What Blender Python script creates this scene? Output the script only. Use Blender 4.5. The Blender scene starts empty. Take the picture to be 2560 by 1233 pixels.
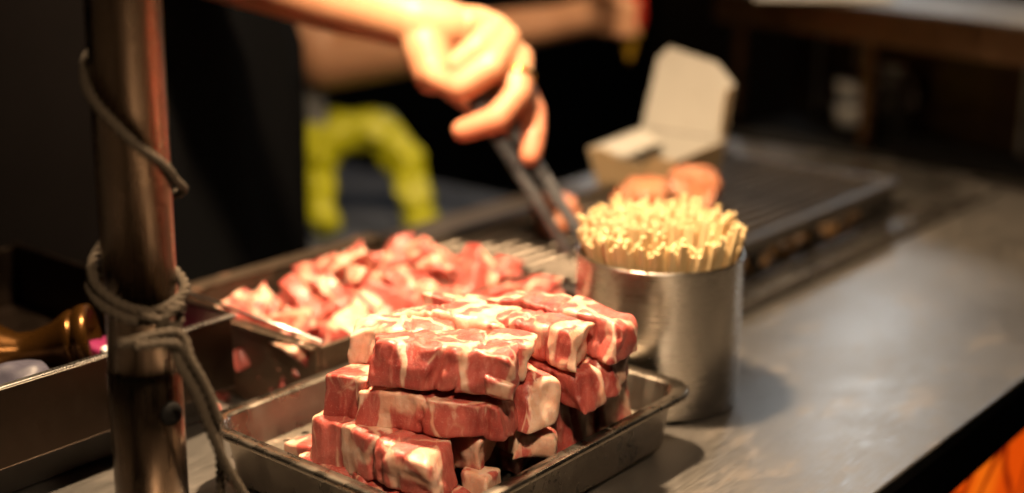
import bpy, bmesh, math, random
from mathutils import Vector, Matrix, Euler, noise
R = math.radians
random.seed(11)
S = bpy.context.scene
COL = S.collection

# ------------------------------------------------------------------ camera, world, light, exposure
# world axes: X runs along the counter (away to the right), Y runs from customer to vendor, z = 0 is the counter top
cam_d = bpy.data.cameras.new('camera'); cam = bpy.data.objects.new('camera', cam_d); COL.objects.link(cam)
cam.location = (0, 0, .38); cam.rotation_euler = (R(74), 0, R(-50))
cam_d.sensor_width = 36; cam_d.lens = 47.2; cam_d.clip_start = .02; cam_d.clip_end = 200
cam_d.dof.use_dof = True; cam_d.dof.focus_distance = .785; cam_d.dof.aperture_fstop = 2.4; cam_d.dof.aperture_blades = 0
S.camera = cam

wd = bpy.data.worlds.new('World'); S.world = wd; wd.use_nodes = True
wn = wd.node_tree; bg = wn.nodes['Background']
sky = wn.nodes.new('ShaderNodeTexSky'); sky.sky_type = 'NISHITA'; sky.sun_disc = False
sky.sun_elevation = R(1.0); sky.sun_rotation = R(60); sky.altitude = 50; sky.dust_density = 2.0
wn.links.new(sky.outputs[0], bg.inputs[0]); bg.inputs[1].default_value = .012      # late dusk: the stall is lit by its lamps

V = S.view_settings; V.view_transform = 'Standard'; V.look = 'None'; V.exposure = 0; V.gamma = 1; V.use_curve_mapping = False
S.cycles.use_denoising = True
S.cycles.max_bounces = 8; S.cycles.caustics_reflective = False; S.cycles.caustics_refractive = False
S.cycles.sample_clamp_indirect = 6

# ------------------------------------------------------------------ node helpers
class G:
    def __init__(s, name):
        s.m = bpy.data.materials.new(name); s.m.use_nodes = True
        s.t = s.m.node_tree; s.b = s.t.nodes['Principled BSDF']
    def n(s, typ, ins=None, **kw):
        nd = s.t.nodes.new('ShaderNode' + typ)
        for k, v in kw.items(): setattr(nd, k, v)
        for k, v in (ins or {}).items(): s.put(nd.inputs[k], v)
        return nd
    def put(s, sock, v):
        if isinstance(v, bpy.types.NodeSocket): s.t.links.new(v, sock)
        else: sock.default_value = v
    def noise(s, vec, scale, detail=3, rough=.5):
        return s.n('TexNoise', {'Vector': vec, 'Scale': scale, 'Detail': detail, 'Roughness': rough})
    def mr(s, v, a, b, c=0., d=1., smooth=True):
        return s.n('MapRange', {'Value': v, 'From Min': a, 'From Max': b, 'To Min': c, 'To Max': d},
                   interpolation_type='SMOOTHSTEP' if smooth else 'LINEAR').outputs[0]
    def math(s, op, a, b=0.):
        nd = s.n('Math', operation=op); s.put(nd.inputs[0], a); s.put(nd.inputs[1], b); return nd.outputs[0]
    def mix(s, f, a, b):
        nd = s.n('Mix', data_type='RGBA'); s.put(nd.inputs[0], f)
        for i, c in ((6, a), (7, b)): s.put(nd.inputs[i], c if isinstance(c, bpy.types.NodeSocket) else (*c, 1))
        return nd.outputs[2]
    def vmul(s, v, t):
        nd = s.n('VectorMath', operation='MULTIPLY'); s.put(nd.inputs[0], v); nd.inputs[1].default_value = t; return nd.outputs[0]
    def vadd(s, v, t):
        nd = s.n('VectorMath', operation='ADD'); s.put(nd.inputs[0], v); s.put(nd.inputs[1], t); return nd.outputs[0]
    def obj(s): return s.n('TexCoord').outputs['Object']
    def bump(s, h, strength=.3, dist=.001):
        nd = s.n('Bump', {'Height': h, 'Strength': strength, 'Distance': dist}); s.t.links.new(nd.outputs[0], s.b.inputs['Normal'])
    def set(s, **kw):
        for k, v in kw.items():
            sock = s.b.inputs[k.replace('_', ' ')]
            if isinstance(v, tuple) and len(v) == 3 and sock.type == 'RGBA': v = (*v, 1)
            s.put(sock, v)
        return s

def plain(name, col, rough=.5, metal=0., var=.15, scale=60, bump=.15, **kw):
    g = G(name); o = g.obj(); n1 = g.noise(o, scale, 4, .6)
    lo = tuple(c * (1 - var) for c in col); hi = tuple(min(1, c * (1 + var)) for c in col)
    g.set(Base_Color=g.mix(n1.outputs[0], lo, hi), Roughness=g.mr(n1.outputs[0], .3, .7, rough * .85, min(1, rough * 1.15)), Metallic=metal)
    if bump: g.bump(g.noise(o, scale * 5, 3).outputs[0], bump, .0006)
    g.set(**kw); return g.m

def steel(name, col=(.56, .55, .53), rough=.3, streak=(6, 6, 160), smudge=.25, dirt=0.0, dirtcol=(.10, .06, .035), aniso=0.):
    g = G(name); o = g.obj()
    br = g.noise(g.vmul(o, streak), 5, 3, .6).outputs[0]
    sm = g.noise(o, 16, 5, .65).outputs[0]
    c = g.mix(g.mr(sm, .35, .75), col, tuple(x * (1 - smudge) for x in col))
    met = 1.0
    if dirt:
        d = g.mr(g.noise(o, 34, 6, .7).outputs[0], .62 - dirt, .74 - dirt * .6)
        c = g.mix(d, c, dirtcol); met = g.mr(d, 0, 1, 1., .45)
        ro = g.math('ADD', g.mr(d, 0, 1, rough, rough + .3), g.mr(br, .3, .7, -.05, .08))
    else:
        ro = g.math('ADD', g.mr(sm, .3, .75, rough * .85, rough * 1.5), g.mr(br, .3, .7, -.04, .06))
    g.set(Base_Color=c, Metallic=met, Roughness=ro, Anisotropic=aniso)
    g.bump(br, .12, .0004)
    return g.m

def meat_material(name, amount, cell=46):
    g = G(name)
    off = g.vmul(g.n('ObjectInfo').outputs['Color'], (7., 13., 3.))
    o = g.vadd(g.obj(), off)
    p = g.vmul(o, (1, 1, .42))                                   # the grain runs through the thickness of a slice
    w = g.noise(p, 30, 3, .5).outputs['Color']
    w = g.vmul(g.vadd(w, (-.5, -.5, -.5)), (.034, .034, .022))
    q = g.vadd(p, w)
    vd = g.n('TexVoronoi', {'Vector': q, 'Scale': cell, 'Randomness': 1.}, feature='DISTANCE_TO_EDGE').outputs['Distance']
    tn = g.noise(q, 26, 3).outputs[0]
    th = g.mr(tn, .35, .66, -.09, amount, False)
    fib = g.noise(g.vmul(g.vadd(o, w), (1, 1, .16)), 240, 4, .65).outputs[0]          # fine fibres along the grain
    e = g.math('ADD', g.math('SUBTRACT', vd, th), g.mr(fib, .3, .7, -.03, .03, False))
    seam = g.mr(e, -.025, .055, 1., 0.)
    blob = g.mr(g.noise(q, 40, 4, .55).outputs[0], .64, .78)
    at = g.n('Attribute', attribute_name='fat').outputs['Fac']
    cap = g.mr(g.math('ADD', at, g.mr(g.noise(p, 75, 4).outputs[0], .3, .7, -.85, .25, False)), .34, .60)
    fat = g.math('MAXIMUM', g.math('MAXIMUM', g.math('MULTIPLY', seam, .88), g.math('MULTIPLY', blob, .7)), cap)
    lean = g.mix(g.mr(g.noise(q, 60, 5, .6).outputs[0], .3, .7), (.27, .036, .029), (.47, .102, .080))
    lean = g.mix(g.mr(fib, .50, .78, 0., .55), lean, (.60, .27, .21))
    lean = g.mix(g.mr(g.noise(o, 900, 2).outputs[0], .55, .8, 0., .35), lean, (.66, .36, .30))
    fc = g.mix(g.mr(g.noise(o, 100, 4).outputs[0], .35, .7), (.60, .33, .225), (.72, .51, .385))
    fc = g.mix(g.mr(fib, .42, .25, 0., .5), fc, (.52, .20, .15))
    g.set(Base_Color=g.mix(fat, lean, fc), Roughness=g.mr(g.noise(o, 260, 3).outputs[0], .3, .7, .34, .58),
          Subsurface_Weight=.4, Subsurface_Radius=(.007, .002, .0012), Subsurface_Scale=.6, Coat_Weight=.16, Coat_Roughness=.2)
    h = g.math('ADD', g.math('MULTIPLY', fat, .25), g.math('ADD', g.math('MULTIPLY', g.noise(o, 460, 5, .7).outputs[0], .8), fib))
    g.bump(h, .55, .0008)
    return g.m

# ------------------------------------------------------------------ mesh helpers
def NV(p):
    return Vector((noise.noise(p), noise.noise(p + Vector((31.7, 11.3, 5.9))), noise.noise(p + Vector((-17.1, 23.9, 41.3))))) * 1.35
def link(o, parent=None):
    COL.objects.link(o)
    if parent is not None: o.parent = parent
    return o
def from_bm(name, bm, mat, parent=None, smooth=False, loc=None):
    me = bpy.data.meshes.new(name); bmesh.ops.recalc_face_normals(bm, faces=bm.faces); bm.to_mesh(me); bm.free()
    me.materials.append(mat)
    if smooth:
        for p in me.polygons: p.use_smooth = True
    o = link(bpy.data.objects.new(name, me), parent)
    if loc is not None: o.location = loc
    return o
CR_ = random.Random(99)
def tag(o, label, cat, group=None, kind=None):
    if o.type == 'MESH': o.color = (CR_.random(), CR_.random(), CR_.random(), 1)
    o['label'] = label; o['category'] = cat
    if group: o['group'] = group
    if kind: o['kind'] = kind
    return o
def empty(name, loc=(0, 0, 0), rz=0):
    o = bpy.data.objects.new(name, None); o.empty_display_size = .02; link(o); o.location = loc; o.rotation_euler = (0, 0, rz); return o
def box(bm, lo, hi, bev=0., seg=2):
    r = bmesh.ops.create_cube(bm, size=1)
    c = [(a + b) / 2 for a, b in zip(lo, hi)]; s = [b - a for a, b in zip(lo, hi)]
    for v in r['verts']: v.co = Vector([v.co[i] * s[i] + c[i] for i in range(3)])
    if bev:
        es = list({e for v in r['verts'] for e in v.link_edges})
        bmesh.ops.bevel(bm, geom=es, offset=bev, segments=seg, affect='EDGES', profile=.5)
def boxo(name, lo, hi, mat, parent=None, bev=.001, seg=2):
    bm = bmesh.new(); box(bm, lo, hi, bev, seg); return from_bm(name, bm, mat, parent)
def frame_of(d):
    d = d.normalized(); a = Vector((0, 0, 1)) if abs(d.z) < .9 else Vector((1, 0, 0))
    x = d.cross(a).normalized(); return x, d.cross(x).normalized()
def tube(bm, pts, rad, n=8, caps=True):
    pts = [Vector(p) for p in pts]; rad = rad if isinstance(rad, (list, tuple)) else [rad] * len(pts)
    rings = []; x = None
    for i, p in enumerate(pts):
        d = (pts[min(i + 1, len(pts) - 1)] - pts[max(i - 1, 0)])
        if x is None: x, y = frame_of(d)
        else:
            x = (x - d.normalized() * x.dot(d.normalized())).normalized(); y = d.normalized().cross(x)
        rings.append([bm.verts.new(p + (x * math.cos(2 * math.pi * k / n) + y * math.sin(2 * math.pi * k / n)) * rad[i]) for k in range(n)])
    for a, b in zip(rings, rings[1:]):
        for k in range(n): bm.faces.new((a[k], a[(k + 1) % n], b[(k + 1) % n], b[k]))
    if caps: bm.faces.new(rings[0][::-1]); bm.faces.new(rings[-1])
def lathe(bm, prof, n=48, M=None, cap0=True, cap1=True):
    rings = []
    for r, z in prof:
        rings.append([bm.verts.new((r * math.cos(2 * math.pi * k / n), r * math.sin(2 * math.pi * k / n), z)) for k in range(n)])
    for a, b in zip(rings, rings[1:]):
        for k in range(n): bm.faces.new((a[k], a[(k + 1) % n], b[(k + 1) % n], b[k]))
    if cap0: bm.faces.new(rings[0][::-1])
    if cap1: bm.faces.new(rings[-1])
    if M is not None:
        for ring in rings:
            for v in ring: v.co = M @ v.co
def spline(pts, n=12):
    P = [Vector(p) for p in pts]; P = [P[0] * 2 - P[1]] + P + [P[-1] * 2 - P[-2]]; out = []
    for i in range(1, len(P) - 2):
        a, b, c, d = P[i - 1:i + 3]
        for k in range(n):
            t = k / n
            out.append(.5 * ((2 * b) + (c - a) * t + (2 * a - 5 * b + 4 * c - d) * t * t + (3 * b - a - 3 * c + d) * t ** 3))
    out.append(P[-2]); return out
def rrect(u0, u1, v0, v1, r, n=6):
    out = []
    for cx, cy, a0 in ((u1 - r, v1 - r, 0), (u0 + r, v1 - r, 90), (u0 + r, v0 + r, 180), (u1 - r, v0 + r, 270)):
        for k in range(n + 1):
            a = R(a0 + 90 * k / n); out.append((cx + r * math.cos(a), cy + r * math.sin(a)))
    return out
def loft(bm, loops, close=False, cap0=False, cap1=False):
    L = [[bm.verts.new(p) for p in lp] for lp in loops]; n = len(L[0])
    prs = list(zip(L, L[1:])) + ([(L[-1], L[0])] if close else [])
    for a, b in prs:
        for k in range(n): bm.faces.new((a[k], a[(k + 1) % n], b[(k + 1) % n], b[k]))
    if cap0: bm.faces.new(L[0][::-1])
    if cap1: bm.faces.new(L[-1])
def capsule(bm, a, ra, b, rb, n=14, m=4):
    a, b = Vector(a), Vector(b); d = b - a; x, y = frame_of(d); d = d.normalized(); rings = []
    prof = [(-math.cos(R(90 * k / m)) * ra, math.sin(R(90 * k / m)) * ra, a) for k in range(1, m + 1)] + \
           [(math.sin(R(90 * k / m)) * rb, math.cos(R(90 * k / m)) * rb, b) for k in range(0, m)]
    for t, r, c in prof:
        rings.append([bm.verts.new(c + d * t + (x * math.cos(2 * math.pi * k / n) + y * math.sin(2 * math.pi * k / n)) * r) for k in range(n)])
    for p, q in zip(rings, rings[1:]):
        for k in range(n): bm.faces.new((p[k], p[(k + 1) % n], q[(k + 1) % n], q[k]))
    s = bm.verts.new(a - d * ra); e = bm.verts.new(b + d * rb)
    for k in range(n):
        bm.faces.new((s, rings[0][(k + 1) % n], rings[0][k])); bm.faces.new((e, rings[-1][k], rings[-1][(k + 1) % n]))
def chain(bm, pts):
    for (a, ra), (b, rb) in zip(pts, pts[1:]): capsule(bm, a, ra, b, rb)
def ellipsoid(bm, c, r, M=None):
    q = bmesh.ops.create_uvsphere(bm, u_segments=18, v_segments=12, radius=1)
    for v in q['verts']:
        p = Vector((v.co.x * r[0], v.co.y * r[1], v.co.z * r[2]))
        v.co = (M @ p if M else p) + Vector(c)
def fuse(name, bm, mat, voxel, parent=None, smooth=6, disp=None):
    """union of overlapping closed shells as one continuous skin"""
    tmp = from_bm(name + '_raw', bm, mat)
    m = tmp.modifiers.new('r', 'REMESH'); m.mode = 'VOXEL'; m.voxel_size = voxel
    s = tmp.modifiers.new('s', 'SMOOTH'); s.factor = .5; s.iterations = smooth
    dg = bpy.context.evaluated_depsgraph_get(); me = bpy.data.meshes.new_from_object(tmp.evaluated_get(dg))
    bpy.data.objects.remove(tmp); me.name = name
    if disp:
        for v in me.vertices: v.co += disp(v.co)
    for p in me.polygons: p.use_smooth = True
    if not me.materials: me.materials.append(mat)
    return link(bpy.data.objects.new(name, me), parent)

# ------------------------------------------------------------------ materials
M = {}
M['counter'] = None
def counter_material():
    g = G('counter_steel'); o = g.obj()
    sc = g.noise(g.vmul(o, (9, 150, 30)), 4, 4, .65).outputs[0]
    sm = g.noise(o, 7, 6, .62).outputs[0]
    st = g.mr(g.noise(g.vmul(o, (1, 2.2, 1)), 13, 6, .7).outputs[0], .50, .68)
    c = g.mix(g.mr(sm, .3, .7), (.44, .418, .392), (.38, .357, .33))
    c = g.mix(g.math('MULTIPLY', st, .28), c, (.27, .20, .15))
    speck = g.mr(g.noise(o, 160, 3, .7).outputs[0], .68, .74)
    c = g.mix(g.math('MULTIPLY', speck, .6), c, (.42, .22, .12))
    g.set(Base_Color=c, Metallic=g.mr(st, 0, 1, .95, .8), Roughness=g.math('ADD', g.mr(sm, .3, .72, .31, .38), g.mr(sc, .3, .7, -.05, .08)))
    g.bump(g.math('ADD', sc, g.math('MULTIPLY', speck, .6)), .07, .0004); return g.m
M['counter'] = counter_material()
M['steel'] = steel('brushed_steel', (.55, .53, .50), .26, (160, 160, 4))
M['cup'] = steel('cup_steel', (.47, .44, .40), .22, (3, 3, 420), .06)
M['tray'] = steel('tray_steel', (.44, .385, .32), .25, (14, 14, 3), .25)
M['plate'] = steel('drain_plate_steel', (.40, .36, .31), .38, (40, 40, 40), .3, .10, (.45, .32, .24))
M['dirty'] = steel('greasy_steel', (.17, .13, .095), .52, (30, 30, 90), .35, .09, (.22, .11, .065))
M['darksteel'] = steel('dark_steel', (.16, .15, .145), .36, (60, 8, 60), .3)
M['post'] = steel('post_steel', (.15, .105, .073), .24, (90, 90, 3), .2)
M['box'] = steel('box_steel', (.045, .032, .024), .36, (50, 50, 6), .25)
M['grill'] = steel('grill_bar_steel', (.17, .145, .12), .45, (8, 60, 60), .35, .04, (.05, .03, .02))
M['soot'] = plain('sooty_iron', (.022, .019, .017), .6, .5, .4, 40)
M['tong'] = steel('tong_steel', (.24, .24, .25), .30, (60, 60, 8), .15)
M['meat'] = meat_material('marbled_meat', .165, 40)
M['meat_fatty'] = meat_material('fatty_meat', .20, 40)
M['chunk'] = meat_material('cut_meat', .10, 40)
def bamboo_material():
    g = G('bamboo'); o = g.obj(); r_ = g.n('SeparateColor', {0: g.n('ObjectInfo').outputs['Color']}).outputs
    f = g.noise(g.vmul(o, (900, 900, 6)), 1, 3).outputs[0]
    c = g.mix(r_[0], (.56, .40, .19), (.78, .61, .35)); c = g.mix(g.mr(f, .4, .75, 0., .35), c, (.42, .27, .11))
    g.set(Base_Color=c, Roughness=.6); return g.m
M['bamboo'] = bamboo_material()
M['twine'] = plain('twine_fibre', (.048, .034, .020), .9, 0, .3, 500, .6)
M['cardboard_white'] = plain('white_paperboard', (.37, .355, .32), .65, 0, .06, 40, .1)
M['cardboard_tan'] = plain('tan_paperboard', (.34, .24, .13), .7, 0, .1, 60, .1)
M['shelf'] = steel('warm_reflection_shelf_steel', (.26, .15, .085), .38, (6, 60, 60), .3)  # brown base colour holds the warm light that plain steel would reflect
M['shelf_top'] = steel('shelf_top_steel', (.38, .37, .36), .4)
M['gold'] = plain('gold', (.85, .55, .12), .2, 1, .05)
M['black_lip'] = plain('black_lip_paint', (.010, .008, .007), .42, 0, .3, 30)
M['rubber'] = plain('flat_black', (.008, .0075, .007), .9, 0, .3, 30, .2, Specular_IOR_Level=.1)
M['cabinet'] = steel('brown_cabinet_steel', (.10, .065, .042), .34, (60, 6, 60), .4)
M['ground'] = plain('dark_paving', (.012, .0115, .011), .8, 0, .4, 9, .3, Specular_IOR_Level=.06)
M['cloth_black'] = plain('black_cloth', (.0028, .0030, .0036), .9, 0, .3, 120, .5, Specular_IOR_Level=.06)
M['cloth_navy'] = plain('navy_cloth', (.008, .010, .016), .9, 0, .3, 120, .5, Specular_IOR_Level=.06)
M['cloth_grey'] = plain('grey_cloth', (.22, .23, .24), .9, 0, .2, 90, .5)
M['hair'] = plain('dark_hair', (.012, .009, .007), .5, 0, .3, 300, .6)
M['yellow'] = plain('yellow_green_plastic', (.50, .52, .010), .45, 0, .15, 40, .2)
M['red'] = plain('red_plastic', (.50, .03, .015), .35)
M['yellow_cap'] = plain('yellow_plastic', (.55, .33, .02), .35)
M['bluegrey'] = plain('blue_grey_plastic', (.10, .115, .15), .5, 0, .2, 20)
M['amber'] = plain('bronze_lacquer', (.085, .036, .007), .25, .8, .35, 30, .2)
M['whiteplastic'] = plain('white_plastic', (.80, .80, .78), .4, 0, .05)
M['lilac'] = plain('pale_lilac_plastic', (.05, .048, .07), .5, 0, .12, 30, .3)
M['magenta'] = plain('magenta_print', (.16, .01, .06), .4, 0, .5, 120, .2)
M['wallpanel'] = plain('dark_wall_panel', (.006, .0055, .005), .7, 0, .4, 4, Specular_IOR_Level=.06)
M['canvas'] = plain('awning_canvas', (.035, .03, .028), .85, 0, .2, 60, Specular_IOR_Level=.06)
def skin_material():
    g = G('skin'); o = g.obj(); n1 = g.noise(o, 60, 4, .6).outputs[0]
    tip = g.n('Attribute', attribute_name='flush').outputs['Fac']
    g.set(Base_Color=g.mix(g.math('MULTIPLY', tip, .75), g.mix(n1, (.50, .25, .135), (.62, .34, .20)), (.58, .19, .11)), Roughness=.5, Subsurface_Weight=.15, Subsurface_Radius=(.012, .004, .002), Subsurface_Scale=.5)
    g.bump(g.noise(o, 500, 3).outputs[0], .15, .0006); return g.m
M['skin'] = skin_material()
def cooked_material():
    g = G('cooked_meat'); o = g.obj(); n1 = g.noise(o, 55, 5, .6).outputs[0]
    g.set(Base_Color=g.mix(g.mr(n1, .35, .7), (.55, .22, .11), (.34, .11, .05)), Roughness=.35, Subsurface_Weight=.2, Subsurface_Radius=(.006, .002, .001), Subsurface_Scale=.5)
    g.bump(n1, .4, .003); return g.m
M['cooked'] = cooked_material()
def sign_material():
    g = G('backlit_flame_print'); o = g.obj()
    q = g.vadd(o, g.vmul(g.noise(o, 9, 3).outputs['Color'], (.06, .06, .06)))
    line = g.mr(g.n('TexVoronoi', {'Vector': q, 'Scale': 13.}, feature='DISTANCE_TO_EDGE').outputs['Distance'], .02, .09)
    hot = g.mr(g.noise(o, 8, 3).outputs[0], .5, .72)
    c = g.mix(hot, (.74, .070, .002), (.90, .15, .005)); c = g.mix(line, (.22, .012, .001), c)
    g.set(Base_Color=(.02, .01, .01), Roughness=.3, Emission_Color=c, Emission_Strength=.95); return g.m
M['sign'] = sign_material()
def emit(name, col, st):
    g = G(name); g.set(Base_Color=(.8, .8, .8), Emission_Color=col, Emission_Strength=st); return g.m
M['bulb'] = emit('warm_bulb', (1, .66, .36), 12)
M['globe'] = emit('white_globe', (.92, .97, 1.), 10)
def water_material():
    g = G('water_drop'); g.set(Base_Color=(.9, .9, .9), Roughness=.05, Transmission_Weight=1., IOR=1.33); return g.m
M['water'] = water_material()

# ------------------------------------------------------------------ setting
bm = bmesh.new(); bmesh.ops.create_grid(bm, x_segments=2, y_segments=2, size=60)
g_ = from_bm('ground', bm, M['ground'], loc=(0, 0, -.88)); g_['kind'] = 'structure'

# lamps that light the stall (all hang above the picture)
LAMP = Vector((.640, .620, .80))
def lamp_thing(name, loc, label, shade=True, bulbmat='bulb', br=.03, cord=.75, group=None):
    t = empty(name, loc)
    bm = bmesh.new(); ellipsoid(bm, (0, 0, .0), (br, br, br * 1.15)); b = from_bm('bulb', bm, M[bulbmat], t, True)
    bm = bmesh.new(); tube(bm, [(0, 0, br + .06), (0, 0, cord)], .003, 8); from_bm('cord', bm, M['black_lip'], t)
    bm = bmesh.new(); lathe(bm, [(.018, br), (.020, br + .03), (.012, br + .07)], 20); from_bm('socket', bm, M['black_lip'], b, True)
    if shade:
        bm = bmesh.new(); lathe(bm, [(.135, -.045), (.10, .01), (.05, .075), (.022, .10), (.020, .098), (.048, .072), (.098, .007), (.132, -.046)], 40, cap0=False, cap1=False)
        from_bm('shade', bm, M['darksteel'], t, True)
    tag(t, label, 'lamp', group); return t
heat = lamp_thing('heat_lamp', LAMP, 'warm heat lamp in a dark cone shade hanging above the raw meat')
ld = bpy.data.lights.new('heat_lamp_light', 'SPOT'); lo_ = bpy.data.objects.new('heat_lamp_light', ld); link(lo_, heat)
ld.energy = 98; ld.color = (1., .70, .42); ld.spot_size = R(132); ld.spot_blend = 1.; ld.shadow_soft_size = .028
lo_.location = (0, 0, -.05); lo_.rotation_euler = (R(3), R(-3), 0)
front = lamp_thing('stall_lamp', (.20, .10, .74), 'warm lamp in a dark cone shade hanging over the customer side of the counter')
l2d = bpy.data.lights.new('stall_lamp_light', 'SPOT'); l2o = bpy.data.objects.new('stall_lamp_light', l2d); link(l2o, front)
l2d.energy = 30; l2d.color = (1., .72, .46); l2d.spot_size = R(43); l2d.spot_blend = .9; l2d.shadow_soft_size = .03
l2o.location = (0, 0, -.05); l2o.rotation_euler = Vector((.38, .44, -.62)).to_track_quat('-Z', 'Y').to_euler()
back = lamp_thing('shelf_lamp', (1.42, .42, .95), 'small warm lamp in a dark cone shade hanging by the raised shelf')
l3d = bpy.data.lights.new('shelf_lamp_light', 'SPOT'); l3o = bpy.data.objects.new('shelf_lamp_light', l3d); link(l3o, back)
l3d.energy = 46; l3d.color = (1., .70, .42); l3d.spot_size = R(110); l3d.spot_blend = 1.; l3d.shadow_soft_size = .03
l3o.location = (0, 0, -.05); l3o.rotation_euler = Vector((.22, .38, -.80)).to_track_quat('-Z', 'Y').to_euler()
for i, (x, y, z, lb) in enumerate(((2.66, 1.19, .88, 'white globe lamp above the far end of the counter'), (3.3, .62, .95, 'white globe lamp over the street beside the counter'),
                                   (3.1, 2.1, .95, 'white globe lamp behind the shelf of the stall'))):
    lamp_thing('globe_lamp', (x, y, z), lb, False, 'globe', .095 if i == 0 else .12, 1.2, 'white globe lamps along the market street')

# counter
ct = empty('counter', (0, 0, 0)); tag(ct, 'long brushed steel market counter with a black front lip', 'counter')
bm = bmesh.new(); box(bm, (-.6, .317, -.012), (2.4, .99, 0), .0025, 3); from_bm('counter_top', bm, M['counter'], ct)
boxo('front_lip', (-.6, .319, -.052), (2.4, .334, -.0125), M['black_lip'], ct, .001)
boxo('cabinet', (-.58, .352, -.876), (2.38, .97, -.0125), M['black_lip'], ct, .002)
sg = boxo('light_sign', (-.5, .338, -.52), (2.3, .3515, -.056), M['sign'], None, .001)
tag(sg, 'orange backlit flame print panel under the counter lip', 'sign')

# raised strip along the grill
st = empty('edge_strip', (.97, .566, 0)); tag(st, 'narrow bright steel strip lying between grill and open counter', 'strip')
st_ = boxo('strip_top', (-.02, -.006, .0005), (.55, .016, .010), M['steel'], st, .0015)
boxo('gap_seal', (-.02, -.011, .0005), (.60, -.0065, .004), M['soot'], st, .0005)
for k in range(3):
    bm = bmesh.new(); lathe(bm, [(.0035, .0102), (.0035, .012), (.002, .0125)], 12); from_bm('screw', bm, M['darksteel'], st_, loc=(.07 + .16 * k, .004, 0))

# ------------------------------------------------------------------ grill
gr = empty('charcoal_grill', (1.07, .67, 0)); tag(gr, 'sooty steel grill with long thin bars behind the skewer cup', 'grill')
def gp(lo, hi): return (lo[0] - 1.07, lo[1] - .67, lo[2]), (hi[0] - 1.07, hi[1] - .67, hi[2])
def gbox(name, lo, hi, mat, bev=.0012): a, b = gp(lo, hi); return boxo(name, a, b, mat, gr, bev)
gbox('floor_plate', (.825, .585, .0005), (1.33, .79, .006), M['soot'])
gbox('side_wall', (.825, .584, .0062), (1.33, .589, .019), M['soot']); gbox('side_wall', (.825, .584, .037), (1.33, .589, .043), M['soot'])
for x_ in (.825, .93, 1.04, 1.15, 1.26, 1.318): gbox('slot_divider', (x_, .5843, .0192), (x_ + .012, .5887, .0368), M['soot'], .0006)
gbox('side_wall', (.825, .786, .0062), (1.33, .791, .043), M['soot'])
gbox('end_wall', (.825, .5892, .0062), (.83, .7858, .043), M['soot'])
gbox('end_wall', (1.325, .5892, .0062), (1.33, .7858, .043), M['soot'])
gbox('top_rail', (.815, .579, .0432), (1.335, .592, .054), M['darksteel'], .002)
gbox('top_rail', (.815, .783, .0432), (1.335, .797, .060), M['grill'], .002)
gbox('end_rail', (.815, .5925, .0432), (.826, .7825, .050), M['darksteel'], .002)
gbox('end_rail', (1.324, .5925, .0432), (1.335, .7825, .054), M['darksteel'], .002)
bm = bmesh.new(); tube(bm, [(-.244, 0, 0), (.254, 0, 0)], .0034, 8); bar_me = None
for k in range(13):
    y = -.069 + k * .0148
    if bar_me is None: b = from_bm('grill_bar', bm, M['grill'], gr, True, (0, y, .052)); bar_me = b.data
    else:
        b = link(bpy.data.objects.new('grill_bar', bar_me), gr); b.location = (0, y + random.uniform(-.0006, .0006), .052 + random.uniform(-.0005, .0005))
# outer warming tray edge on the customer side with brassy fittings
gbox('drip_ledge', (.835, .576, .012), (1.31, .5835, .016), M['darksteel'], .001)
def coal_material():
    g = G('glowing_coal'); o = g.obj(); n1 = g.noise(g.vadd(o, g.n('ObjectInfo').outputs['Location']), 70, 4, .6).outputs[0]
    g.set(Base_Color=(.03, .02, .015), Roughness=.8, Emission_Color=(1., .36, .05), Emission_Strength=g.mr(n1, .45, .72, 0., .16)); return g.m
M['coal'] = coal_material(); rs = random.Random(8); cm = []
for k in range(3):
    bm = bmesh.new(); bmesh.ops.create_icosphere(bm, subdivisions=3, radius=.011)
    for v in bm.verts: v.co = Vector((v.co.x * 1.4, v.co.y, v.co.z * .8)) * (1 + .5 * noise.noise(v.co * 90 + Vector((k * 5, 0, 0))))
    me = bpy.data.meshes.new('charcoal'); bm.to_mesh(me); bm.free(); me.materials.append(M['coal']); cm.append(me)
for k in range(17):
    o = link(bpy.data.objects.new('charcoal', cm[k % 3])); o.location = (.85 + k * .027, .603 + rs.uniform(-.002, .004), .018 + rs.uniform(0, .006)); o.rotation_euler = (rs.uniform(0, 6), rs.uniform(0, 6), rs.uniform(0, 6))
    tag(o, 'dimly glowing charcoal lump behind the side slots of the grill', 'charcoal', 'charcoal lumps in the grill')

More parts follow.
